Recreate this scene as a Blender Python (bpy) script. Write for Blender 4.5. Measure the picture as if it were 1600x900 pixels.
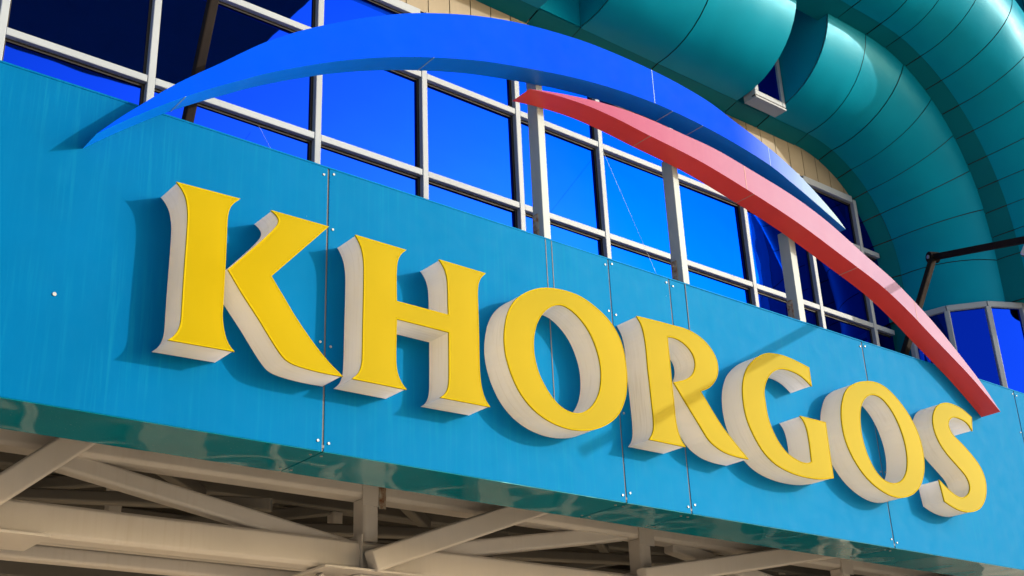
import bpy, math, random
from mathutils import Vector, Matrix
from mathutils.geometry import tessellate_polygon

random.seed(7)
for o in list(bpy.data.objects):
    bpy.data.objects.remove(o, do_unlink=True)
SC = bpy.context.scene
COL = SC.collection

# ------------------------------------------------------------------ camera
# world: X along the canopy face, Y into the building, Z up; canopy face is Y = 0
F = 1949.4                       # focal length in photograph pixels (1600 wide)
R = ((0.77573708, -0.62976977, -0.04027438),
     (0.22353805,  0.33391031, -0.91571537),
     (0.59013789,  0.70135151,  0.39980412))
CAM = Vector((0.0, -8.0, 1.6))
cd = bpy.data.cameras.new('camera')
cam = bpy.data.objects.new('camera', cd); COL.objects.link(cam)
cd.sensor_width = 36.0; cd.lens = F / 1600 * 36.0; cd.clip_start = 0.1; cd.clip_end = 3000
rx, dy_, fz = Vector(R[0]), Vector(R[1]), Vector(R[2])
m = Matrix.Identity(4)
for i in range(3):
    m[i][0] = rx[i]; m[i][1] = -dy_[i]; m[i][2] = -fz[i]; m[i][3] = CAM[i]
cam.matrix_world = m
SC.camera = cam

# ------------------------------------------------------------------ sky, sun, exposure
SUN = Vector((0.33, -0.36, 0.140)).normalized()
elev = math.asin(SUN.z); az = math.atan2(SUN.x, SUN.y)
W = bpy.data.worlds.new('World'); SC.world = W; W.use_nodes = True
nt = W.node_tree
sky = nt.nodes.new('ShaderNodeTexSky'); sky.sky_type = 'NISHITA'; sky.sun_disc = False
sky.sun_elevation = elev; sky.sun_rotation = az
sky.air_density = 1.0; sky.dust_density = 4.0; sky.ozone_density = 1.0
bg = nt.nodes['Background']; bg.inputs['Strength'].default_value = 0.15
nt.links.new(sky.outputs['Color'], bg.inputs['Color'])
sd = bpy.data.lights.new('sun', 'SUN'); sd.energy = 2.0; sd.angle = math.radians(0.5); sd.color = (1.0, 0.88, 0.72)
so = bpy.data.objects.new('sun', sd); COL.objects.link(so)
so.location = (30, -36, 30); so.rotation_euler = SUN.to_track_quat('Z', 'Y').to_euler()
vs = SC.view_settings
vs.view_transform = 'Standard'; vs.look = 'None'; vs.gamma = 1.0; vs.use_curve_mapping = False
vs.exposure = 0.95

# ------------------------------------------------------------------ helpers
def ray(u, v):
    c = (u - 800.0, v - 450.0, F)
    return Vector([R[0][i] * c[0] + R[1][i] * c[1] + R[2][i] * c[2] for i in range(3)])
def at(u, v, Y):                 # the point of plane Y = const seen at a photograph pixel
    d = ray(u, v); return CAM + d * ((Y - CAM.y) / d.y)

def nmat(name):
    mt = bpy.data.materials.new(name); mt.use_nodes = True
    n = mt.node_tree; return mt, n, n.nodes['Principled BSDF'], n.nodes, n.links
def setp(p, **k):
    names = dict(col='Base Color', rough='Roughness', metal='Metallic', coat='Coat Weight', coatr='Coat Roughness',
                 coatior='Coat IOR', ior='IOR', spec='Specular IOR Level')
    for a, b in k.items():
        p.inputs[names[a]].default_value = (*b, 1) if isinstance(b, tuple) else b
def coords(nodes, links, scale=(1, 1, 1), kind='Object'):
    tc = nodes.new('ShaderNodeNewGeometry'); mp = nodes.new('ShaderNodeMapping')
    links.new(tc.outputs['Position'], mp.inputs['Vector']); mp.inputs['Scale'].default_value = scale
    return mp.outputs['Vector']
def noise(nodes, links, vec, scale, detail=4, rough=.55):
    n = nodes.new('ShaderNodeTexNoise'); n.inputs['Scale'].default_value = scale
    n.inputs['Detail'].default_value = detail; n.inputs['Roughness'].default_value = rough
    links.new(vec, n.inputs['Vector']); return n.outputs['Fac']
def ramp(nodes, links, fac, stops):
    r = nodes.new('ShaderNodeValToRGB'); links.new(fac, r.inputs['Fac'])
    el = r.color_ramp.elements
    while len(el) < len(stops): el.new(0.5)
    for e, (p, c) in zip(el, stops): e.position = p; e.color = (*c, 1) if len(c) == 3 else c
    return r.outputs['Color']
def mixc(nodes, links, fac, a, b, mode='MIX'):
    mx = nodes.new('ShaderNodeMix'); mx.data_type = 'RGBA'; mx.blend_type = mode
    for s, v in ((mx.inputs[0], fac), (mx.inputs[6], a), (mx.inputs[7], b)):
        if hasattr(v, 'links') or hasattr(v, 'is_linked'): links.new(v, s)
        elif isinstance(v, tuple): s.default_value = (*v, 1)
        else: s.default_value = v
    return mx.outputs[2]
def bump(nodes, links, p, h, strength, dist):
    b = nodes.new('ShaderNodeBump'); b.inputs['Strength'].default_value = strength; b.inputs['Distance'].default_value = dist
    links.new(h, b.inputs['Height']); links.new(b.outputs['Normal'], p.inputs['Normal']); return b

M = {}
def paint(key, col, rough=.35, streak=.0, specks=.0, coat=.0, coatr=.06, oil=0.0, dirt=(0.25, 0.25, 0.24), metal=0.0, ior=1.5, spec=.5, tint=(1, 1, 1), fade_glare=None):
    mt, n, p, nodes, links = nmat(key); M[key] = mt
    setp(p, rough=rough, coat=coat, metal=metal, ior=ior, spec=spec); p.inputs['Coat Roughness'].default_value = coatr; p.inputs['Specular Tint'].default_value = (*tint, 1)
    v1 = coords(nodes, links, (1, 1, 1)); base = noise(nodes, links, v1, 1.3, 5)
    c = ramp(nodes, links, base, [(.3, tuple(x * .93 for x in col)), (.7, tuple(min(1, x * 1.05) for x in col))])
    oi = nodes.new('ShaderNodeObjectInfo'); mo = nodes.new('ShaderNodeMapRange'); links.new(oi.outputs['Random'], mo.inputs[0])
    mo.inputs[3].default_value = .94; mo.inputs[4].default_value = 1.06
    vv = nodes.new('ShaderNodeHueSaturation'); links.new(mo.outputs[0], vv.inputs['Value']); links.new(c, vv.inputs['Color']); c = vv.outputs['Color']
    if fade_glare:                                  # bleaching plus glare painted into the colour along X: (x0, x1, colour)
        fx0, fx1, fcol = fade_glare
        sx = nodes.new('ShaderNodeSeparateXYZ'); links.new(v1, sx.inputs[0])
        mrf = nodes.new('ShaderNodeMapRange'); links.new(sx.outputs['X'], mrf.inputs[0])
        mrf.interpolation_type = 'SMOOTHSTEP'; mrf.inputs[1].default_value = fx0; mrf.inputs[2].default_value = fx1
        nf = noise(nodes, links, coords(nodes, links, (1, 1, .6)), 5, 6, .6)
        mf = nodes.new('ShaderNodeMath'); mf.operation = 'MULTIPLY_ADD'; links.new(nf, mf.inputs[0]); mf.inputs[1].default_value = .25; mf.inputs[2].default_value = .875
        mm_ = nodes.new('ShaderNodeMath'); mm_.operation = 'MULTIPLY'; mm_.use_clamp = True; links.new(mrf.outputs[0], mm_.inputs[0]); links.new(mf.outputs[0], mm_.inputs[1])
        c = mixc(nodes, links, mm_.outputs[0], c, fcol)
    if streak:
        v2 = coords(nodes, links, (26, 26, .9)); st = noise(nodes, links, v2, 1.0, 5, .6)
        v3 = coords(nodes, links, (1, 1, 1)); area = noise(nodes, links, v3, .8, 3)
        mk = nodes.new('ShaderNodeMath'); mk.operation = 'MULTIPLY'
        a = ramp(nodes, links, st, [(.5, (0, 0, 0)), (.75, (1, 1, 1))]); b = ramp(nodes, links, area, [(.35, (0, 0, 0)), (.7, (streak,) * 3)])
        links.new(a, mk.inputs[0]); links.new(b, mk.inputs[1])
        c = mixc(nodes, links, mk.outputs[0], c, dirt)
    if specks:
        v4 = coords(nodes, links, (1, 1, 1)); sp = noise(nodes, links, v4, 70, 2, .5)
        a = ramp(nodes, links, sp, [(.70, (0, 0, 0)), (.76, (specks,) * 3)])
        c = mixc(nodes, links, a, c, (.6, .65, .66))
    links.new(c, p.inputs['Base Color'])
    rv = coords(nodes, links, (1, 1, 1)); rn = noise(nodes, links, rv, 6, 5)
    mr = nodes.new('ShaderNodeMapRange'); links.new(rn, mr.inputs[0])
    mr.inputs[3].default_value = rough * .8; mr.inputs[4].default_value = min(1, rough * 1.25); links.new(mr.outputs[0], p.inputs['Roughness'])
    if oil:
        ov = coords(nodes, links, (1, 1, .5)); h = noise(nodes, links, ov, 1.1, 1, .4)
        bump(nodes, links, p, h, 1.0, oil)
    return mt
paint('fascia_paint', (0.0001, 0.094, 0.268), .7, streak=.5, oil=.016, spec=.10, tint=(.0, .5, 1), dirt=(.006, .20, .36), fade_glare=(1.5, 9.5, (.0015, .152, .385)))  # paler towards the right: sheen and fading put into the base colour
paint('soffit_paint', (0.0003, 0.150, 0.225), .05, ior=1.33, specks=.2, oil=.045, spec=.17, tint=(.12, .85, .95))
paint('tube_paint', (0.0008, 0.235, 0.38), .38, streak=.14, oil=.035, dirt=(.02, .22, .32), metal=.05, spec=.22, tint=(.1, .65, 1))
paint('rim_paint', (0.0008, 0.135, 0.18), .4, oil=.01, spec=.3, tint=(.2, .8, 1))
paint('blue_paint', (0.0005, 0.19, 0.90), .45, spec=.3, tint=(.0, .4, 1))
paint('blue_bleached', (0.0001, 0.053, 0.70), .7, streak=.1, spec=.04, tint=(.0, .4, 1), dirt=(.0, .06, .75), fade_glare=(9.8, 11.75, (.31, .45, .56)))
paint('red_paint', (0.74, 0.058, 0.050), .45, streak=.12, specks=.15, spec=.4, tint=(1, .5, .5), dirt=(.6, .12, .12))
paint('red_bleached', (0.29, 0.064, 0.14), .7, streak=.25, specks=.12, spec=.10, dirt=(.40, .18, .24), fade_glare=(7.0, 12.5, (.33, .225, .36)))
paint('white_frame', (0.27, 0.325, 0.40), .45, streak=.1, dirt=(.28, .28, .28), spec=.25)
paint('post_paint', (0.31, 0.38, 0.43), .5, streak=.35, dirt=(.22, .26, .28), spec=.2)
paint('cream_steel', (0.54, 0.52, 0.515), .42, streak=.22, dirt=(.34, .28, .22), spec=.4)
paint('grey_steel', (0.13, 0.125, 0.12), .5, streak=.3, dirt=(.1, .09, .08))
paint('siding_paint', (0.22, 0.19, 0.135), .6, streak=.3, dirt=(.30, .25, .18))  # base colour darkened to stand in for shade on the boards
paint('black_steel', (0.012, 0.010, 0.010), .75, streak=.2, dirt=(.03, .02, .016), spec=.05)
paint('gasket', (0.006, 0.006, 0.007), .6)
paint('joint_dark', (0.13, 0.14, 0.16), .8, streak=.5, dirt=(.03, .03, .03))
paint('screw_steel', (0.24, 0.27, 0.30), .45, metal=.3, spec=.3)
paint('dark_ceiling', (0.02, 0.019, 0.018), .7)
paint('lamp_grey', (0.55, 0.56, 0.57), .35, metal=.5)
paint('entrance_dark', (0.045, 0.043, 0.041), .5)
paint('far_wall', (0.10, 0.095, 0.09), .5)

def rust():
    mt, n, p, nodes, links = nmat('rusty_plate'); M['rust'] = mt
    v = coords(nodes, links); f = noise(nodes, links, v, 16, 6, .65)
    c = ramp(nodes, links, f, [(.35, (.34, .33, .30)), (.5, (.26, .2, .15)), (.62, (.17, .06, .025))])
    links.new(c, p.inputs['Base Color']); setp(p, rough=.7); bump(nodes, links, p, f, .5, .01)
rust()
def glass():
    mt, n, p, nodes, links = nmat('blue_mirror_glass'); M['glass'] = mt
    setp(p, col=(.0025, .033, .50), metal=1.0, rough=.015); p.inputs['Specular Tint'].default_value = (.3, .5, 1, 1)
    v = coords(nodes, links); h = noise(nodes, links, v, .9, 2, .5); bump(nodes, links, p, h, 1.0, .0035)
glass()
def acrylic(key, col, trans, dirt, tcol=None, fade_glare=None, spec=.04):
    mt, n, p, nodes, links = nmat(key); M[key] = mt
    setp(p, rough=.75, spec=spec)
    v = coords(nodes, links, (1.2, 26, 1.2)); f = noise(nodes, links, v, 1.6, 5, .6)
    v2 = coords(nodes, links); g = noise(nodes, links, v2, 1.4, 3)
    mk = nodes.new('ShaderNodeMath'); mk.operation = 'MULTIPLY'
    a = ramp(nodes, links, f, [(.5, (0, 0, 0)), (.72, (1, 1, 1))]); b = ramp(nodes, links, g, [(.4, (0, 0, 0)), (.65, (dirt,) * 3)])
    links.new(a, mk.inputs[0]); links.new(b, mk.inputs[1])
    cc = col
    if fade_glare:
        sx = nodes.new('ShaderNodeSeparateXYZ'); links.new(v2, sx.inputs[0]); mrf = nodes.new('ShaderNodeMapRange'); links.new(sx.outputs['X'], mrf.inputs[0])
        mrf.inputs[1].default_value = fade_glare[0]; mrf.inputs[2].default_value = fade_glare[1]; cc = mixc(nodes, links, mrf.outputs[0], col, fade_glare[2])
    c = mixc(nodes, links, mk.outputs[0], cc, tuple(x * .45 for x in col)); links.new(c, p.inputs['Base Color'])
    tr = nodes.new('ShaderNodeBsdfTranslucent'); tr.inputs['Color'].default_value = (*(tcol or col), 1)
    mx = nodes.new('ShaderNodeMixShader'); mx.inputs[0].default_value = trans
    links.new(p.outputs[0], mx.inputs[1]); links.new(tr.outputs[0], mx.inputs[2])
    links.new(mx.outputs[0], nodes['Material Output'].inputs['Surface'])
acrylic('yellow_acrylic', (.315, .25, .0003), .30, .05, (.95, .72, .05), fade_glare=(4, 13.5, (.365, .325, .075)))  # face colour pales to the right, glare and fading together
acrylic('white_acrylic', (.76, .80, .90), .45, .6, (.92, .89, .88))
acrylic('trim_yellow', (.35, .275, .001), .0, .0)
paint('white_back', (.85, .84, .82), .6)
def concrete():
    mt, n, p, nodes, links = nmat('paving'); M['paving'] = mt
    v = coords(nodes, links); f = noise(nodes, links, v, .6, 8, .6)
    c = ramp(nodes, links, f, [(.3, (.68, .55, .37)), (.7, (.80, .66, .46))])
    br = nodes.new('ShaderNodeTexBrick'); br.inputs['Scale'].default_value = 1.0; links.new(v, br.inputs['Vector'])
    br.inputs['Color1'].default_value = br.inputs['Color2'].default_value = (1, 1, 1, 1); br.inputs['Mortar'].default_value = (.5, .5, .5, 1)
    br.inputs['Mortar Size'].default_value = .012
    c = mixc(nodes, links, 1.0, c, br.outputs['Color'], 'MULTIPLY'); links.new(c, p.inputs['Base Color']); setp(p, rough=.8)
concrete()

WC = {}                          # world position of every object's origin
def empty(name, loc, label, cat, group=None):
    o = bpy.data.objects.new(name, None); COL.objects.link(o); o.location = loc; WC[o.name] = Vector(loc)
    o['label'] = label; o['category'] = cat
    if group: o['group'] = group
    return o
def obj(name, verts, faces, mat, parent=None, smooth=False):
    vs_ = [Vector(v) for v in verts]
    lo = Vector([min(v[i] for v in vs_) for i in range(3)]); hi = Vector([max(v[i] for v in vs_) for i in range(3)])
    c = (lo + hi) / 2
    me = bpy.data.meshes.new(name); me.from_pydata([tuple(v - c) for v in vs_], [], faces); me.update()
    me.materials.append(M[mat])
    if smooth: me.polygons.foreach_set('use_smooth', [True] * len(me.polygons))
    o = bpy.data.objects.new(name, me); COL.objects.link(o); WC[o.name] = c
    if parent is not None: o.parent = parent; o.location = c - WC[parent.name]
    else: o.location = c
    return o
class MB:
    def __init__(s): s.v = []; s.f = []
    def add(s, v, f): n = len(s.v); s.v += [tuple(x) for x in v]; s.f += [tuple(i + n for i in q) for q in f]; return s
    def box(s, x0, x1, y0, y1, z0, z1):
        return s.add([(x0, y0, z0), (x1, y0, z0), (x1, y1, z0), (x0, y1, z0), (x0, y0, z1), (x1, y0, z1), (x1, y1, z1), (x0, y1, z1)],
              [(0, 3, 2, 1), (4, 5, 6, 7), (0, 1, 5, 4), (1, 2, 6, 5), (2, 3, 7, 6), (3, 0, 4, 7)])
    def beam(s, a, b, w, h, up=(0, 1, 0)):   # rectangular tube a-b, h along 'up', w across, edges chamfered
        a, b = Vector(a), Vector(b); d = (b - a).normalized(); u = Vector(up); u = (u - d * d.dot(u)).normalized(); r = d.cross(u)
        k = min(w, h) * .12; pr = [(w/2-k, h/2), (w/2, h/2-k), (w/2, -h/2+k), (w/2-k, -h/2), (-w/2+k, -h/2), (-w/2, -h/2+k), (-w/2, h/2-k), (-w/2+k, h/2)]
        v = [a + r * x + u * y for x, y in pr] + [b + r * x + u * y for x, y in pr]
        return s.add(v, [tuple(range(7, -1, -1)), tuple(range(8, 16))] + [(i, (i + 1) % 8, 8 + (i + 1) % 8, 8 + i) for i in range(8)])
    def rod(s, a, b, r, n=10):
        a, b = Vector(a), Vector(b); d = (b - a).normalized(); u = d.orthogonal().normalized(); w = d.cross(u)
        ring = [(u * math.cos(t) + w * math.sin(t)) * r for t in [2 * math.pi * i / n for i in range(n)]]
        return s.add([a + q for q in ring] + [b + q for q in ring], [tuple(range(n - 1, -1, -1)), tuple(range(n, 2 * n))] + [(i, (i + 1) % n, n + (i + 1) % n, n + i) for i in range(n)])
    def build(s, name, mat, parent=None, smooth=False): return obj(name, s.v, s.f, mat, parent, smooth)
def bevelled(o, w=.006, seg=2):
    b = o.modifiers.new('bevel', 'BEVEL'); b.width = w; b.segments = seg; b.limit_method = 'ANGLE'; b.angle_limit = math.radians(40); return o

def spline(pts, step=4, closed=False):       # centripetal Catmull-Rom through points
    P = [Vector(p) for p in pts]; out = []
    n = len(P)
    if n == 2 and not closed: return [P[0]]
    rng = range(n if closed else n - 1)
    for i in rng:
        p1, p2 = P[i], P[(i + 1) % n]
        p0 = P[i - 1] if (closed or i > 0) else p1 * 2 - p2
        p3 = P[(i + 2) % n] if (closed or i + 2 < n) else p2 * 2 - p1
        t0 = 0; t1 = t0 + max((p1 - p0).length, 1e-6) ** .5; t2 = t1 + max((p2 - p1).length, 1e-6) ** .5; t3 = t2 + max((p3 - p2).length, 1e-6) ** .5
        for k in range(step):
            t = t1 + (t2 - t1) * k / step
            A1 = p0 * ((t1 - t) / (t1 - t0)) + p1 * ((t - t0) / (t1 - t0)); A2 = p1 * ((t2 - t) / (t2 - t1)) + p2 * ((t - t1) / (t2 - t1))
            A3 = p2 * ((t3 - t) / (t3 - t2)) + p3 * ((t - t2) / (t3 - t2))
            B1 = A1 * ((t2 - t) / (t2 - t0)) + A2 * ((t - t0) / (t2 - t0)); B2 = A2 * ((t3 - t) / (t3 - t1)) + A3 * ((t - t1) / (t3 - t1))
            out.append(B1 * ((t2 - t) / (t2 - t1)) + B2 * ((t - t1) / (t2 - t1)))
    if not closed: pass
    return out
def outline(text):
    """'x,y' points; a leading * marks a corner. All smooth (no *) -> closed smooth loop."""
    toks = text.split(); pts = []; cor = []
    for t in toks:
        c = t[0] == '*'; x, y = t.lstrip('*').split(','); pts.append((float(x), float(y))); cor.append(c)
    if not any(cor): return spline(pts, 3, True)
    k = cor.index(True); pts = pts[k:] + pts[:k]; cor = cor[k:] + cor[:k]
    pts.append(pts[0]); cor.append(True); out = []; seg = [pts[0]]
    for p, c in zip(pts[1:], cor[1:]):
        seg.append(p)
        if c: out += spline(seg, 3); seg = [p]
    return out
def area2(L): return sum(L[i][0] * L[(i + 1) % len(L)][1] - L[(i + 1) % len(L)][0] * L[i][1] for i in range(len(L)))
def offset(L, d):                            # L ccw in (x, z): positive d grows outward
    n = len(L); out = []
    for i in range(n):
        a, b, c = Vector(L[i - 1]), Vector(L[i]), Vector(L[(i + 1) % n])
        e1 = (b - a).normalized() if (b - a).length > 1e-7 else (c - b).normalized(); e2 = (c - b).normalized() if (c - b).length > 1e-7 else e1
        n1 = Vector((e1.y, -e1.x)); n2 = Vector((e2.y, -e2.x)); s = n1 + n2
        if s.length < 1e-4: s = n1
        s.normalize(); k = max(.4, s.dot(n1)); out.append(tuple(b + s * (d / k)))
    return out

# ------------------------------------------------------------------ ground
g = MB().add([(-250, -250, 0), (250, -250, 0), (250, 250, 0), (-250, 250, 0)], [(0, 1, 2, 3)]).build('ground', 'paving')
g['kind'] = 'structure'

# ------------------------------------------------------------------ building: curtain wall, siding, tubular arches, bay
ZT, XL, YG, R0 = 11.64, 16.93, 2.6, 1.9
CX, CZ = XL - R0, ZT - R0
B = empty('building', (9, 2.6, 0), 'teal building front with blue mirrored curtain wall under stepped tubular arches', 'building')
MX = [-3.2, -1.73, -.26, 1.21, 2.68, 4.178, 6.133, 7.60, 9.082, 10.541, 12.012, 13.482, 15.033, 16.39]
TZ = [5.9, 7.40, 8.775, 10.14, 11.04]
XA, XB = -4.7, XL + .05
MB().box(XA - 1, XL + 9, YG + .10, YG + 9, 5.5, 19).build('wall', 'far_wall', B)
xs = [XA] + MX + [XB]
for i in range(len(xs) - 1):                 # panes
    for j in range(len(TZ) - 1):
        x0, x1, z0, z1 = xs[i] + .02, xs[i + 1] - .02, TZ[j] + .02, TZ[j + 1] - .02
        a, b = random.uniform(-.0035, .0035), random.uniform(-.0035, .0035); y = YG
        pv = [(x0, y - a - b, z0), (x1, y + a - b, z0), (x1, y + a + b, z1), (x0, y - a + b, z1)]
        obj('pane', pv + [(p[0], p[1] + .02, p[2]) for p in pv], [(0, 1, 2, 3), (7, 6, 5, 4), (0, 4, 5, 1), (1, 5, 6, 2), (2, 6, 7, 3), (3, 7, 4, 0)], 'glass', B)
for x in MX:
    mu = MB().box(x - .040, x + .040, YG - .085, YG - .012, TZ[0], TZ[-1]).build('mullion', 'white_frame', B); bevelled(mu, .008)
    MB().box(x - .068, x + .068, YG - .014, YG + .03, TZ[0], TZ[-1]).build('gasket', 'gasket', mu)
for j, z in enumerate(TZ):
    for i in range(len(xs) - 1):
        w = .042 if j < len(TZ) - 1 else .06
        xr = XL - .012 if z < CZ else CX + math.sqrt(max(0, R0 ** 2 - (z + w - CZ) ** 2)) - .012
        xe_ = min(xs[i + 1] - (.041 if i < len(xs) - 2 else 0), xr)
        if xe_ < xs[i] + .06: continue
        tr = MB().box(xs[i] + (.041 if i else 0), xe_, YG - .078, YG - .012, z - w, z + w).build('transom', 'white_frame', B); bevelled(tr, .008)
        MB().box(xs[i] + .069, max(xs[i] + .08, xe_ - .028), YG - .0145, YG + .03, z - w - .03, z + w + .03).build('gasket', 'gasket', tr)
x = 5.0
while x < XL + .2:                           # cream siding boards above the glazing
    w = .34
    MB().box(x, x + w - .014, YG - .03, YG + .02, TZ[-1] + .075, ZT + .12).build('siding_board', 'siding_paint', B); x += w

# profile of the stepped arches: r outward from the inner edge, y depth
T1 = dict(rim=[(0, YG + .05), (.1, 2.29)], c=(1.42, 2.25), R=1.32)
T2 = dict(rim=[(1.24, 1.15), (1.25, .90), (1.29, .65)], c=(2.49, .72), R=1.203)
SQ = 0.0                         # how much closer an arch sits to the inner one on its leg than overhead
def place(s, r, y):                          # s < 0: straight part (X = CX + s); 0..90: corner angle; > 90: leg metres below
    if s > 0: q = min(1, s / 90); r -= SQ * q * q * (3 - 2 * q)
    if s <= 0: return (CX + s, y, ZT + r)
    if s <= 90: t = math.radians(s); return (CX + (R0 + r) * math.sin(t), y, CZ + (R0 + r) * math.cos(t))
    return (XL + r, y, CZ - (s - 90))
def arc(c, Rr, y0, n=22):
    t0 = math.asin((c[1] - y0) / Rr); out = []
    for i in range(n + 1):
        t = t0 + (math.pi - 2 * t0) * i / n; out.append((c[0] - Rr * math.cos(t), c[1] - Rr * math.sin(t)))
    return out
def strip(name, prof, s0, s1, mat, parent, gap=.009, inset=0):
    dy = random.uniform(-.005, .005); dr = random.uniform(-.004, .004); prof = [(r + dr, y + dy) for r, y in prof]
    if 0 <= s0 < 90:
        rm = R0 + sum(p[0] for p in prof) / len(prof); dg = math.degrees(gap / rm); n = max(3, int((s1 - s0) / 2.5))
    else: dg = gap; n = 1
    ss = [s0 + dg + (s1 - s0 - 2 * dg) * k / n for k in range(n + 1)]
    v = []; f = []; m_ = len(prof)
    for s in ss:
        for r, y in prof: v.append(place(s if not (s0 < 0 and s > 0) else 0, r, y))
    for a in range(n):
        for b in range(m_ - 1): f.append((a * m_ + b, (a + 1) * m_ + b, (a + 1) * m_ + b + 1, a * m_ + b + 1))
    return obj(name, v, f, mat, parent, True)
def arch(T, seams, name, skip=()):
    y0 = T['rim'][-1][1]; tube = arc(T['c'], T['R'], y0)
    inner = arc(T['c'], T['R'] - .025, y0)
    # dark lining seen through the open joints
    v = []; f = []; pr = [(r + .02, y) for r, y in T['rim']] + inner; mm = len(pr)
    allS = sorted(set(seams + [90 * k / 30 for k in range(31)]))
    for s in allS:
        for r, y in pr: v.append(place(s, r, y))
    for a in range(len(allS) - 1):
        if any(k0 - 1e-6 <= allS[a] < k1 - 1e-6 for k0, k1 in skip): continue
        for b in range(mm - 1): f.append((a * mm + b, (a + 1) * mm + b, (a + 1) * mm + b + 1, a * mm + b + 1))
    lin = obj(name, v, f, 'gasket', B, True)
    for a in range(len(seams) - 1):
        s0, s1 = seams[a], seams[a + 1]
        strip('rim_panel', T['rim'], s0, s1, 'rim_paint', lin)
        if not any(k0 - 1e-6 <= s0 < k1 - 1e-6 for k0, k1 in skip): strip('tube_panel', tube, s0, s1, 'tube_paint', lin)
    return lin
XE0, XE1, XE2, XE3 = 9.35, 10.1, 13.33, 14.08
S1 = [x - CX for x in (-4.6, -3.1, -1.6, -.1, 1.4, 2.9, 4.4, 5.9, 7.4, XE0, XE1, 11.6, XE2, XE3)] + [0, 18, 32.5, 46, 58.5, 72, 90, 90.77]
A1 = arch(T1, S1, 'inner_arch', skip=((XE0 - CX, XE1 - CX), (XE2 - CX, XE3 - CX)))
S2 = [x - CX for x in (-4.6, -3.0, -1.4, .2, 1.8, 3.4, 5, 6.6, 8.2, 9.8, 11.4, 13.0, 14.3)] + [0, 9, 18.7, 29, 38.5, 47.5, 56.5, 65, 73.5, 82, 90, 90.77]
SQ = .34
A2 = arch(T2, S2, 'outer_arch')
SQ = 0.0
for xe, sg in ((XE0, -1), (XE1, 1), (XE2, -1), (XE3, 1)):        # end caps of the inner tube at its two gaps
    pr = arc(T1['c'], T1['R'] - .004, 2.29); pts = [(xe + sg * .012, y, ZT + r) for r, y in pr]
    pts2 = [(p[0] + sg * .02, p[1], p[2]) for p in pts]; n = len(pts)
    obj('end_cap', pts + pts2, [tuple(range(n)), tuple(range(2 * n - 1, n - 1, -1))] + [(i, n + i, n + (i + 1) % n, (i + 1) % n) for i in range(n)], 'tube_paint', A1)
for xa, xb in ((XE0, XE1), (XE2, XE3)):                          # recessed wall in the gaps
    MB().box(xa - .02, xb + .02, 2.30, 2.36, ZT + .13, ZT + 3).build('recess_wall', 'tube_paint', A1)
# box window in the right gap
wx0, wx1, wy, wz0, wz1 = 13.36, 14.075, 1.98, 11.655, 13.4
bw = MB().box(wx0, wx1, wy + .05, 2.18, wz0, wz1).build('box_window', 'white_frame', B)
MB().box(wx0 + .09, wx1 - .075, wy + .012, wy + .05, wz0 + .14, wz1 - .1).build('pane', 'glass', bw)
for b_ in ((wx1 - .075, wx1, wz0 + .052, wz1), (wx0, wx1 - .0755, wz0 + .052, wz0 + .135), (wx0, wx0 + .09, wz0 + .1355, wz1)):
    bevelled(MB().box(b_[0], b_[1], wy - .03, wy + .049, b_[2], b_[3]).build('window_frame', 'white_frame', bw), .008)
MB().box(wx0, wx1 - .001, wy - .02, wy + .0495, wz0 + .03, wz0 + .0515).build('gasket', 'gasket', bw)
bevelled(MB().box(wx0, wx1, wy - .035, wy + .0495, wz0 - .002, wz0 + .029).build('sill', 'white_frame', bw), .006)
# glazed bay under the leg of the inner tube
bz1, bz0, bc, br = 8.97, 5.6, (XL + 1.42, 2.25), 1.40
ang = [math.radians(180.6 + 25 * k) for k in range(0, 8)]
bv = [(bc[0] + br * math.cos(t), bc[1] + br * math.sin(t)) for t in ang]
bay = MB()
for k in range(7):
    (xa, ya), (xb, yb) = bv[k], bv[k + 1]
    d = Vector((xb - xa, yb - ya)); nn = Vector((d.y, -d.x)).normalized()
    bay.beam((xa, ya, bz1 - .05), (xb, yb, bz1 - .05), .10, .09, up=(nn.x, nn.y, 0))
bay = bay.build('bay_window', 'white_frame', B)
for k in range(7):
    (xa, ya), (xb, yb) = bv[k], bv[k + 1]; q = .05
    obj('pane', [(xa, ya, bz0), (xb, yb, bz0), (xb, yb, bz1 - .1), (xa, ya, bz1 - .1)], [(0, 1, 2, 3)], 'glass', bay)
for k in range(8):
    xa, ya = bv[k]; t = ang[k]
    MB().beam((xa + .012 * math.cos(t), ya + .012 * math.sin(t), bz0), (xa + .012 * math.cos(t), ya + .012 * math.sin(t), bz1 - .1), .085, .10, up=(math.cos(t), math.sin(t), 0)).build('mullion', 'white_frame', bay)
MB().add([(x_, y_, bz1 + .0) for x_, y_ in bv], [tuple(range(8))]).build('bay_ceiling', 'rim_paint', bay)
MB().box(XL + .1, XL + .12, 2.25, 2.68, bz0, 8.99).build('rim_panel', 'rim_paint', B)
MB().box(XL + 2.9, XL + 9, 2.3, 2.69, 0, 19.0).build('side_wall', 'rim_paint', B)

# off to the sides: unseen slab and drum, added to darken the pane reflections
MB().box(2.0, 9.6, -8.3, 2.75, 16.0, 16.5).build('reflection_slab', 'siding_paint', B)
tw = MB(); tc, trr = (25.5, -1.0), 4.5
for k in range(36):
    t0, t1 = math.radians(10 * k), math.radians(10 * k + 9.7)
    for z0_, z1_ in ((0, 3.2), (3.22, 6.4), (6.42, 9.6), (9.62, 12.8), (12.82, 16), (16.02, 19)):
        tw.add([(tc[0] + trr * math.cos(a), tc[1] + trr * math.sin(a), z) for z in (z0_, z1_) for a in (t0, t1)], [(0, 1, 3, 2)])
tw = tw.build('reflection_drum', 'tube_paint', B)
MB().rod((tc[0], tc[1], 0), (tc[0], tc[1], 18.9), trr - .04, 48).build('lining', 'gasket', tw)

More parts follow.
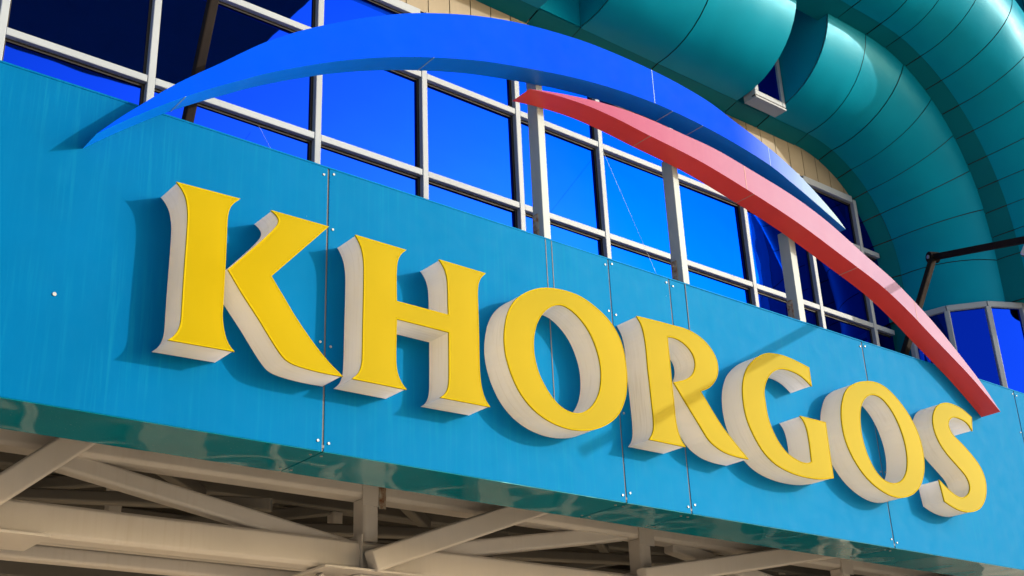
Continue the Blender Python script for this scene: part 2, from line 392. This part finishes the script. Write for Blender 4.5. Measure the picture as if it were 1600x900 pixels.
# ------------------------------------------------------------------ entrance canopy
ZB, ZF = 4.322, 6.78
CN = empty('canopy', (9, 1, 4.3), 'turquoise clad entrance canopy on a cream steel truss', 'canopy')
SX = [-4.9, -1.64, 1.57, 4.775, 7.99, 8.853, 12.118, 15.47, 18.8]
bevel = .004
back = MB().box(SX[0], SX[-1], .022, .06, ZB + .03, ZF - .02).box(SX[0], SX[-1], .0, .64, ZB + .026, ZB + .05).build('backing_frame', 'joint_dark', CN)
for i in range(len(SX) - 1):
    x0, x1 = SX[i] + .008, SX[i + 1] - .008
    tt = random.uniform(-.004, .004); tb = random.uniform(-.003, -.0005)
    pv = [(x0, tb, ZB), (x1, tb * .4, ZB), (x1, tt, ZF), (x0, tt * .6, ZF)]
    fp = obj('fascia_panel', pv + [(p[0], p[1] + .018, p[2]) for p in pv], [(0, 1, 2, 3), (7, 6, 5, 4), (0, 4, 5, 1), (1, 5, 6, 2), (2, 6, 7, 3), (3, 7, 4, 0)], 'fascia_paint', CN)
    bevelled(fp, bevel)
    sp = MB().box(x0, x1, .003, .655, ZB - .004, ZB + .016).build('soffit_panel', 'soffit_paint', CN)
    for xs_, sg in ((x0, 1), (x1, -1)):
        for z in (6.725, 6.20, 5.20, 4.40):
            xx = xs_ + sg * .040; zz = z + random.uniform(-.02, .02)
            MB().rod((xx, .004, zz), (xx, -.009, zz), .0105, 10).build('screw', 'screw_steel', fp)
        for y in (.10, .56):
            MB().rod((xs_ + sg * .04, y, ZB), (xs_ + sg * .04, y, ZB - .010), .012, 8).build('screw', 'screw_steel', sp)
    if i == 2:
        q = at(84.5, 460, 0); MB().rod((q.x, .004, q.z), (q.x, -.010, q.z), .014, 12).build('screw', 'screw_steel', fp)
paint('sealant', (.10, .10, .11), .8, streak=.8, dirt=(.05, .045, .04))
for x in SX[1:-1]:
    MB().box(x - .0075, x + .0075, .006, .0215, ZB + .004, ZF - .004).build('joint_sealant', 'sealant', CN)
    MB().box(x - .0075, x + .0075, .02, .65, ZB + .006, ZB + .0255).build('joint_sealant', 'sealant', CN)
for px, zlo in ((7.17, 5.0), (7.245, 6.1), (9.09, 5.9)):     # thin sealant beads under the posts
    MB().box(px - .004, px + .004, -.0065, .006, zlo, ZF - .004).build('sealant_bead', 'joint_dark', CN)
MB().box(SX[0], SX[-1], -.006, .10, ZF - .002, ZF + .012).build('top_flashing', 'fascia_paint', CN)
MB().box(SX[0], SX[-1], .065, YG - .2, 6.30, 6.36).build('roof_deck', 'grey_steel', CN)
MB().box(SX[0], SX[-1], .70, 6.98, 5.30, 5.34).build('ceiling', 'dark_ceiling', CN)
# truss just behind the soffit: chords, posts, diagonals
YT = 2.335                                   # truss plane (front face 2.2)
def mem(name, a, b, w, h, up=(0, 1, 0), mat='cream_steel'):
    return bevelled(MB().beam(a, b, w, h, up).build(name, mat, CN), .012)
mem('top_chord', (SX[0], YT, 4.83), (SX[-1], YT, 4.83), .30, .27)
mem('bottom_chord', (SX[0], YT, 4.107), (SX[-1], YT, 4.107), .287, .25)
NX = [-.92, 2.87, 6.66, 10.45, 14.24]
def rear(y, x, z): return (x, y, z)
for k, x in enumerate(NX):
    mem('truss_post', (x, YT - .02, 4.252), (x, YT - .02, 4.678), .175, .22)
    MB().box(x - .11, x + .13, YT - .148, YT - .1365, 4.60, 4.93).build('gusset', 'cream_steel', CN)
    MB().box(x - .14, x - .125, YT - .17, YT + .1, 3.98, 4.30).build('weld_plate', 'cream_steel', CN)
    if k == 2: MB().box(x + .07, x + .15, YT - .158, YT - .1485, 4.58, 4.80).build('rust_patch', 'rust', CN)
    if k % 2 == 0:
        if k: mem('diagonal', (NX[k - 1] + .55, YT + .03, 4.68), (x - .2, YT + .03, 4.19), .17, .16)
        if k + 1 < len(NX): mem('diagonal', (x + .13, YT + .03, 4.13), (NX[k + 1] - .2, YT + .03, 4.75), .17, .16)
    pl = MB().box(x - .62, x + .62, YT - .30, YT + .32, 3.925, 3.948).build('column_plate', 'cream_steel', CN); bevelled(pl, .005)
    if k in (2, 4):
        mem('column', (x, YT + .02, 0), (x, YT + .02, 3.924), .36, .36)
        for sg in (-1, 1): mem('column_bracket', (x + sg * .17, YT + .02, 3.45), (x + sg * .52, YT + .02, 3.90), .10, .12)
for a_, b_ in (((1.95, 3.32), (3.96, 5.04)), ((6.56, 4.02), (9.29, 5.04)), ((10.2, 4.18), (14.7, 5.03)), ((13.9, 4.0), (18.0, 5.0))):
    mem('front_brace', (a_[0], 2.06, a_[1]), (b_[0], 2.06, b_[1]), .22, .15)
for yy, mt_ in ((4.1, 'cream_steel'), (5.8, 'grey_steel')):
    mem('rear_chord', (SX[0], yy, 4.42), (SX[-1], yy, 4.42), .24, .22, mat=mt_)
    mem('rear_chord', (SX[0], yy, 5.12), (SX[-1], yy, 5.12), .2, .2, mat='grey_steel')
    for k in range(9):
        x = -3 + 2.6 * k
        mem('rear_post', (x, yy, 4.55), (x, yy, 5.02), .14, .14, mat=mt_)
        mem('rear_diagonal', (x + .1, yy, 4.56), (x + 2.5, yy, 5.04), .13, .12, mat='grey_steel')
for k in range(8):
    x = -2.0 + 2.9 * k
    mem('tie_beam', (x, YT + .13, 5.12), (x + 1.9, 4.0, 5.0), .14, .12, mat='grey_steel')
    mem('tie_beam', (x + 1.9, YT + .13, 4.55), (x, 4.0, 4.75), .12, .12, mat='grey_steel')
mem('conduit_rail', (SX[0], 3.0, 3.99), (SX[-1], 3.0, 3.99), .14, .16)
MB().box(XA - 1, XL + 9, 7.0, 7.2, 0, 5.49).build('entrance_wall', 'entrance_dark', B)
paint('door_white', (.62, .60, .57), .4); paint('tile_beige', (.5, .42, .33), .4)
for k in range(15):                              # glazed entrance doors under the canopy, pale frames and piers
    x = -4 + 1.75 * k
    if k % 3 == 0: MB().box(x - .42, x + .42, 6.55, 6.98, 0, 5.3).build('pier', 'tile_beige', B)
    else: MB().box(x - .09, x + .09, 6.86, 6.99, 0, 3.6).build('door_frame', 'door_white', B)
MB().box(-4.2, 22, 6.84, 6.985, 2.3, 2.45).build('door_head', 'door_white', B)
MB().box(-4.2, 22, 6.83, 6.985, 3.2, 3.62).build('sign_band', 'tile_beige', B)

# ------------------------------------------------------------------ sign letters
DL = .287
LETTERS = [
('K', 'leftmost letter of the sign, a yellow K of two pieces with pale sides', [[
'*277.5,285.3 *373.7,310.8 366.5,316 361,321.5 357,330 355,342 353.3,378.3 351.3,420 350,440 348,478 347,494 348.7,511 352.8,529 358.5,541 *364.5,548.5 *264.2,530.8 271,526.3 278,518 282.2,508 284.2,495 285,481.7 286.7,453.3 288.9,420 292,378.3 293.8,350 294.2,334 293,319 290,306 285.2,296 280.5,289'],
['*357.2,421.2 390,393.3 418.3,368.3 430.8,355.5 435.2,349 436,343.3 433.3,337.5 429,332.5 *425,329.2 *512.5,354.2 *423.3,431.2 433.3,448.3 445,468 460,493.3 480,523.3 498.3,548.3 516.7,570 *534.2,587.5 508.3,582.8 483.3,576.7 460,569.2 447,561.7 437,550 420,523.3 403.3,495.8 380,460']]),
('H', 'yellow letter H between the K and the first O', [[
'*556.3,367.8 *633.6,390.8 626.5,396.5 622,404.5 619.9,414 619,430 *619.3,470.9 *701.6,492.8 700.9,476.6 700.3,447.8 698.7,432 695.3,420.3 691,412 *687.1,406.3 *757.9,427.3 751,434 747.3,443 746,453.5 746.6,482.4 747.6,515 748.3,551.7 749.2,580 751.7,603 756,619.5 760.5,628.8 *764.7,635 *689.2,620.8 695.8,616 700,608.5 702,598 702.4,576 *702,518.7 *619.6,497.5 618.9,521 618.4,560 619.6,577 623.5,591 628.8,601 *634.1,607.9 *551.7,591.4 559,585.3 563.7,577.3 566.3,566.2 567.1,552 567.9,505.6 569.1,453.3 569.4,425.3 568.8,407 566,390 561.5,377.5']]),
('O', 'larger yellow letter O between the H and the R', [[
'853.5,450.1 834,452.8 815.5,461 803,472.3 794.5,488 790,507.5 788.3,530 790.5,552.5 794.7,569.5 801.8,590 814.5,615.5 834,639.5 858,657.5 885,668.8 909,672.4 930,670.3 952.5,660.5 967.5,645.5 976.5,623 979.5,600.5 978.8,578 973.5,545 964.5,521 949.5,498.5 930,479.8 907.5,464 882,454.3',
'876,476 864,477.5 852,485 843,496.5 837,510.5 833.7,530 834,549.5 836.6,565 841.5,582.5 850.5,602 864,623 879,638 895.5,645.5 909,645.5 922.5,638 932.3,624.5 937.7,609.5 939.8,587 937.5,564 931.5,542 921,518 906,497 889.5,482']]),
('R', 'yellow letter R crossed by a diagonal shadow, between the first O and the G', [[
'*995.4,494.4 1022.1,500.9 1049.6,508.2 1068.3,513.3 1083.5,520 1098.9,531.3 1111.7,546.4 1119.6,562.3 1121.8,576.8 1119.6,589.8 1113.5,600 1106,606.8 *1094.6,611.2 1109.4,636.6 1128,666.1 1149.8,694.1 *1169,717.2 1152.9,713.8 1134.3,707.4 1120.3,698.8 1107.8,687.1 1092.3,662.2 1075.1,634.2 *1053.4,597.8 1060,596.4 1071.2,593.4 1080.6,587.6 1085.2,579.7 1086.8,568.1 1083.7,555.3 1075.6,542.8 1064,532.7 1052.6,527.3 *1042.6,525.9 1046.7,566.7 1049.8,600 1053.2,631 1055.9,657.6 1059.6,674.7 1064.8,688.5 *1070.5,697.7 *1015.2,686.4 1019.4,679.4 1021.7,670 1021.5,654.5 1018.3,623.3 1015.8,601 1012.7,573.9 1009.8,542.1 1006.7,522 1001.9,506']]),
('G', 'yellow letter G with a shaded top, between the R and the second O', [[
'*1263.9,574.6 1242.2,563.4 1224,556 1210.4,552.8 1197,552.4 1186,557 1175.5,565.5 1167.9,575.4 1163,588.9 1160.9,604.8 1161.5,623 1165,645 1170.6,663.1 1182.1,687.7 1195.1,707.9 1212.5,725.2 1232.7,736.8 1252.9,744 1273.2,747.8 1287.6,748.3 *1302.3,746.6 *1289.8,660.2 *1250.8,650.4 1256.5,658.8 1260.9,670.3 1264.5,687.7 *1268.8,721.6 1262.3,724 1252.9,722.4 1241.4,716.6 1229.8,707.9 1218.3,693.5 1208.1,674.7 1199.8,651 1195.8,628 1194,613.3 1195.8,599.9 1200.6,588.9 1206.8,581.5 1215.3,577 1225.1,576.3 1237.3,579.7 1249.5,585.8 1259.3,593.8 *1268.1,602.9']]),
('O', 'smaller yellow letter O between the G and the S', [[
'1355.6,595.9 1336.5,599.1 1323,609.3 1316.7,626.5 1314.9,646 1317.7,672.9 1325,697.4 1338.5,724.3 1355.6,747.5 1375.1,764.6 1394.7,775.1 1411.8,777.1 1426.5,771.9 1437.5,759.7 1443.1,741.4 1444.1,724.3 1441.1,699.8 1433.8,675.4 1421.6,650.9 1404.5,626.5 1385.5,606.9 1370.2,598.3',
'1363,616.4 1353.5,620.3 1346.5,631.3 1344,646 1344.8,668 1349.5,692.5 1358,716.9 1370.2,738.9 1382.8,751.1 1397.1,755.6 1409.2,751.1 1416.2,738.9 1418.2,721.8 1415.5,697.4 1409.4,675.4 1399.6,652.1 1387.4,632.6 1375.1,620.3']]),
('S', 'yellow letter S under the lower tip of the red arc', [[
'*1518,652 1503.3,639.4 1489.3,632.2 1477.6,629.6 1467.3,632.4 1460.4,641.5 1457.9,655.5 1460.2,671.8 1468.3,691.6 1480,709.1 1496.3,727.8 1509.1,743 1514.9,755.8 1515.7,765.1 1512.4,773.3 1504.5,777.8 1495.1,775.1 1482.3,765.1 *1467.6,750.4 *1476,783.1 1487,790.8 1501,797.6 1517,799.8 1530.1,795.2 1538.3,782.6 1541.2,764 1538.3,745.3 1531.3,729 1519.6,712.6 1503.3,694 1488.8,679.3 1484.6,671.8 1481.9,662.5 1484.6,654.5 1491.6,651.7 1503.3,655.5 1512.6,662.5 *1519.2,672.8']])]
def px2wall(L, Y):
    out = []
    for p in L:
        q = at(p[0], p[1], Y)
        if not out or (Vector((q.x, q.z)) - Vector(out[-1])).length > .004: out.append((q.x, q.z))
    if (Vector(out[0]) - Vector(out[-1])).length < .004: out.pop()
    return out
def fill(loops, y):
    tri = tessellate_polygon([[Vector((x, z, 0)) for x, z in L] for L in loops]); v = [(x, y, z) for L in loops for x, z in L]
    return v, [tuple(t) for t in tri]
def side(L, ya, yb, base=0):
    n = len(L); v = [(x, ya, z) for x, z in L] + [(x, yb, z) for x, z in L]
    return v, [(i, (i + 1) % n, n + (i + 1) % n, n + i) for i in range(n)]
for ch, lab, pieces in LETTERS:
    loops_all = []
    for pc in pieces:
        loops = []
        for k, txt in enumerate(pc):
            L = px2wall(outline(txt), -DL)
            if (area2(L) > 0) != (k == 0): L.reverse()
            loops.append(L)
        loops_all.append(loops)
    allp = [p for lp in loops_all for p in lp[0]]
    cx_ = sum(p[0] for p in allp) / len(allp); zb_ = min(p[1] for p in allp)
    LE = empty('sign_letter', (cx_, 0, zb_), lab, 'sign letter', 'raised letters of the sign')
    for loops in loops_all:
        ret = MB(); trim = MB()
        for L in loops:
            ret.add(*side(L, .002, -DL + .006))
            o_ = offset(L, .004); i_ = offset(L, -.008); n = len(L)
            v = [(x, -DL + .014, z) for x, z in o_] + [(x, -DL - .0025, z) for x, z in o_] + [(x, -DL - .001, z) for x, z in i_]
            trim.add(v, [(a * n + i, a * n + (i + 1) % n, (a + 1) * n + (i + 1) % n, (a + 1) * n + i) for a in range(2) for i in range(n)])
        v, f = fill(loops, -.003); obj('letter_back', v, [t[::-1] for t in f], 'white_back', LE)
        v, f = fill(loops, -DL); obj('letter_face', v, f, 'yellow_acrylic', LE)
        ret.build('letter_return', 'white_acrylic', LE)
        trim.build('trim_cap', 'trim_yellow', LE)

# ------------------------------------------------------------------ the two arcs above the sign
def crescent(name, up, lo, mat, fmat, label, yb=-.004, yf=-.262, seams=()):
    U = px2wall(spline(up, 3) + [Vector(up[-1])], yf); Lw = px2wall(spline(lo, 3) + [Vector(lo[-1])], yf)
    E_ = empty(name, (sum(p[0] for p in U) / len(U), 0, min(p[1] for p in U)), label, 'sign arc')
    loop = U + Lw[::-1]
    lp = [loop[0]]
    for p in loop[1:]:
        if (Vector(p) - Vector(lp[-1])).length > .006: lp.append(p)
    if (Vector(lp[0]) - Vector(lp[-1])).length < .006: lp.pop()
    if area2(lp) < 0: lp.reverse()
    v, f = fill([lp], yf); obj('front_face', v, f, fmat, E_)
    v, f = fill([lp], yb); obj('back_face', v, [t[::-1] for t in f], mat, E_)
    def wallstrip(nm, P):
        n = len(P); v = [(x, yf, z) for x, z in P] + [(x, yb, z) for x, z in P]
        o = obj(nm, v, [(i, i + 1, n + i + 1, n + i) for i in range(n - 1)], mat, E_, True); return o
    wallstrip('top_face', U); us = wallstrip('underside', Lw)
    for end in ((U[0], Lw[0]), (U[-1], Lw[-1])):
        if (Vector(end[0]) - Vector(end[1])).length > .01: wallstrip('end_cap', list(end))
    return E_, U, Lw
blue_up = [(151,209),(190,182),(218,165),(266,136),(302,118),(346,98),(381,81),(417.3,64.9),(463.6,49.8),(499.1,40.9),(540,32.9),(575.6,26.7),(628.9,21.3),(660,20.3),(696.7,21.2),(734.5,23.6),(772.2,28.3),(800.6,33.6),(828.9,39.9),(866.7,50),(917,66),(953.3,80.3),(990,96.2),(1031.6,115.8),(1070.7,136.6),(1112.3,162.2),(1141,184.5),(1177.8,212.3),(1214.5,241.9),(1251.1,275.9),(1282.9,310.1),(1307.4,338.8),(1321.6,358.3)]
blue_lo = [(151,209),(182,194.5),(210,182),(250,165.5),(282,153.5),(310,144.2),(340,135),(384,123.2),(406.7,116.9),(444,109),(486.7,101.3),(531.1,95.1),(575.6,91),(620,89.2),(660,89.2),(715.6,92),(753.4,95.4),(791.1,100.9),(828.9,107.5),(880,117.5),(904.4,123.2),(936.2,131.7),(977.8,144.5),(1024.3,161.8),(1051.1,173.5),(1095.2,194.8),(1140.1,219.2),(1202.2,257.6),(1238.9,286.9),(1275.6,318.2),(1300,339.5),(1321.6,358.3)]
red_up = [(827.4,139),(857,143),(888,148.5),(930,157.7),(970,169.3),(1010,184),(1060,206.3),(1115.6,231.8),(1146.7,249.5),(1184.4,272.2),(1228.9,299.4),(1262.2,322.4),(1295.6,348.5),(1323.3,373),(1353.3,400),(1391.7,433.3),(1416.7,458.3),(1443.3,486.7),(1466.7,513.3),(1486.7,538),(1506.7,563.3),(1530,593.6),(1546.7,618),(1563.3,643.3)]
red_lo = [(827.4,139),(860,146.5),(900,158.7),(930,170),(970,188.5),(1010,209.3),(1060,234),(1095.6,252.7),(1140,279),(1184.4,306.9),(1228.9,335.8),(1262.2,359),(1320,402.6),(1371.7,441.9),(1391.7,459.3),(1423.3,490),(1460,529),(1486.7,556.7),(1513.3,584.6),(1546.7,623.3),(1563.3,643.3)]
BL, BU, BLo = crescent('sign_arc', blue_up, blue_lo, 'blue_paint', 'blue_bleached', 'long blue crescent arc sweeping over the whole sign')
RL, RU, RLo = crescent('sign_arc', red_up, red_lo, 'red_paint', 'red_bleached', 'shorter red crescent arc below the blue one, ending over the S', yf=-.272)

def joints(E_, mat, U, Lw, yf, yb, fx, ux):
    for u, v in fx:                              # butt joints of the front sheet
        x = at(u, v, yf).x; z0, z1 = zat(Lw, x), zat(U, x)
        MB().box(x - .003, x + .003, yf - .003, yf + .002, z0, z1).build('sheet_joint', mat, E_)
    for u, v in ux:                              # joints across the underside
        x = at(u, v, yf).x; z = zat(Lw, x)
        MB().box(x - .0035, x + .0035, yf, yb, z - .004, z + .003).build('sheet_joint', mat, E_)
def zat(P, x):
    for a, b in zip(P, P[1:]):
        if min(a[0], b[0]) <= x <= max(a[0], b[0]): return a[1] + (b[1] - a[1]) * (x - a[0]) / (b[0] - a[0] + 1e-9)
    return P[-1][1]
paint('blue_joint', (.25, .42, .6), .6); paint('red_joint', (.5, .3, .26), .6)
joints(BL, 'blue_joint', BU, BLo, -.262, -.004, [(1021, 140), (1202, 245)], [(290, 150), (678, 91), (1051, 173.5), (1098, 196)])
joints(RL, 'red_joint', RU, RLo, -.272, -.004, [(1165, 280), (1430, 480)], [(1016, 212), (1178, 303), (1340, 417)])
for u0, v0, u1, v1, P, tall, lab in ((849.9, 374, 860.9, 378, BLo, 'blue', 'white steel post carrying the left end of the red arc, above the first O'),
                                (1068, 444, 1077.5, 447, RLo, 'red', 'white steel post above the R, between the two other posts'),
                                (1250, 503, 1259.7, 505.5, RLo, 'red', 'white steel post above the G, shortest of the three')):
    a = at(u0, v0, .01); b = at(u1, v1, .01); w = max(.075, b.x - a.x); xm = (a.x + b.x) / 2
    zt = zat(P, xm) + .12
    PE = empty('support_post', (xm, .1, ZF - .03), lab, 'post', 'steel posts behind the arcs')
    tube = MB().box(xm - w / 2, xm + w / 2, .004, .154, ZF - .05 + .066, zt).build('tube', 'post_paint', PE); bevelled(tube, .006)
    pl = MB().box(xm - w / 2 - .012, xm - w / 2 - .0005, .075, .15, ZF + .014, ZF + .30).build('bolted_plate', 'rust', PE)
    for zz in (.08, .24):
        MB().rod((xm - w / 2 - .012, .112, ZF + zz), (xm - w / 2 - .03, .112, ZF + zz), .014, 6).build('bolt', 'rust', pl)

# ------------------------------------------------------------------ floodlight arms
def lamp_arm(base, elbow, u, length, label):
    E_ = empty('floodlight_arm', base, label, 'lamp arm', 'floodlight arms on the canopy')
    e = Vector(elbow); u = Vector(u).normalized(); b = Vector(base); tip = e + u * length
    bevelled(MB().beam(b, e, .085, .085, up=(0, 1, 0)).build('post', 'black_steel', E_), .006)
    bevelled(MB().beam(e, tip, .085, .085, up=(0, 0, 1)).build('boom', 'black_steel', E_), .006)
    sd_ = u.cross(Vector((0, 0, 1))).normalized()
    hb = MB().rod(e - sd_ * .07, e + sd_ * .07, .075, 20).build('elbow_joint', 'black_steel', E_)
    MB().rod(e - sd_ * .085, e + sd_ * .085, .028, 12).build('bolt', 'screw_steel', hb)
    MB().box(b.x - .13, b.x + .13, b.y - .13, b.y + .13, b.z - .30, b.z + .05).build('base_bracket', 'black_steel', E_)
    # floodlight hung under the boom
    c = e + u * 2.2
    MB().rod(c - sd_ * .15, c + sd_ * .15, .018, 8).build('yoke', 'lamp_grey', E_)
    hd = bevelled(MB().beam(c + Vector((0, -.03, -.07)), c + Vector((0, .10, -.24)), .26, .24, up=sd_).build('lamp_head', 'lamp_grey', E_), .02)
    MB().beam(c + Vector((0, .101, -.241)), c + Vector((0, .107, -.249)), .22, .20, up=sd_).build('lens', 'entrance_dark', hd)
    bevelled(MB().beam(tip, tip + u * .02, .10, .10, up=(0, 0, 1)).build('end_cap', 'black_steel', E_), .006)
    return E_
el = at(1458, 402, .2); bs = at(1420, 530, .2)
bd = (el - bs).normalized(); bs = el - bd * ((el.z - 6.55) / bd.z)
lamp_arm(tuple(bs), tuple(el), (-.408, -.855, -.321), 6.0, 'black jointed floodlight arm rising behind the red arc')
p0 = at(294, 185, .3); p1 = at(333, 0, .3); d_ = (p1 - p0).normalized(); p0 = p0 - d_ * ((p0.z - 6.55) / d_.z); p2 = p0 + d_ * 2.05
lamp_arm(tuple(p0), tuple(p2), (-.408, -.855, -.321), 3.0, 'black leaning floodlight arm behind the left end of the blue arc')

# ------------------------------------------------------------------ cobweb strands
paint('web', (.75, .78, .82), .5)
for a, b, lab in (((942, 236, YG - .09), (1041, 463, -.006), 'thin pale cobweb strand from a window mullion down to the fascia above the R'),
                  ((404, 196, YG - .09), (479, 338, -.006), 'thin pale cobweb strand from the window down to the fascia above the K')):
    w_ = MB().rod(at(*a), at(*b), .0014, 5).build('cobweb_strand', 'web'); w_['label'] = lab; w_['category'] = 'cobweb'; w_['group'] = 'cobweb strands over the canopy edge'
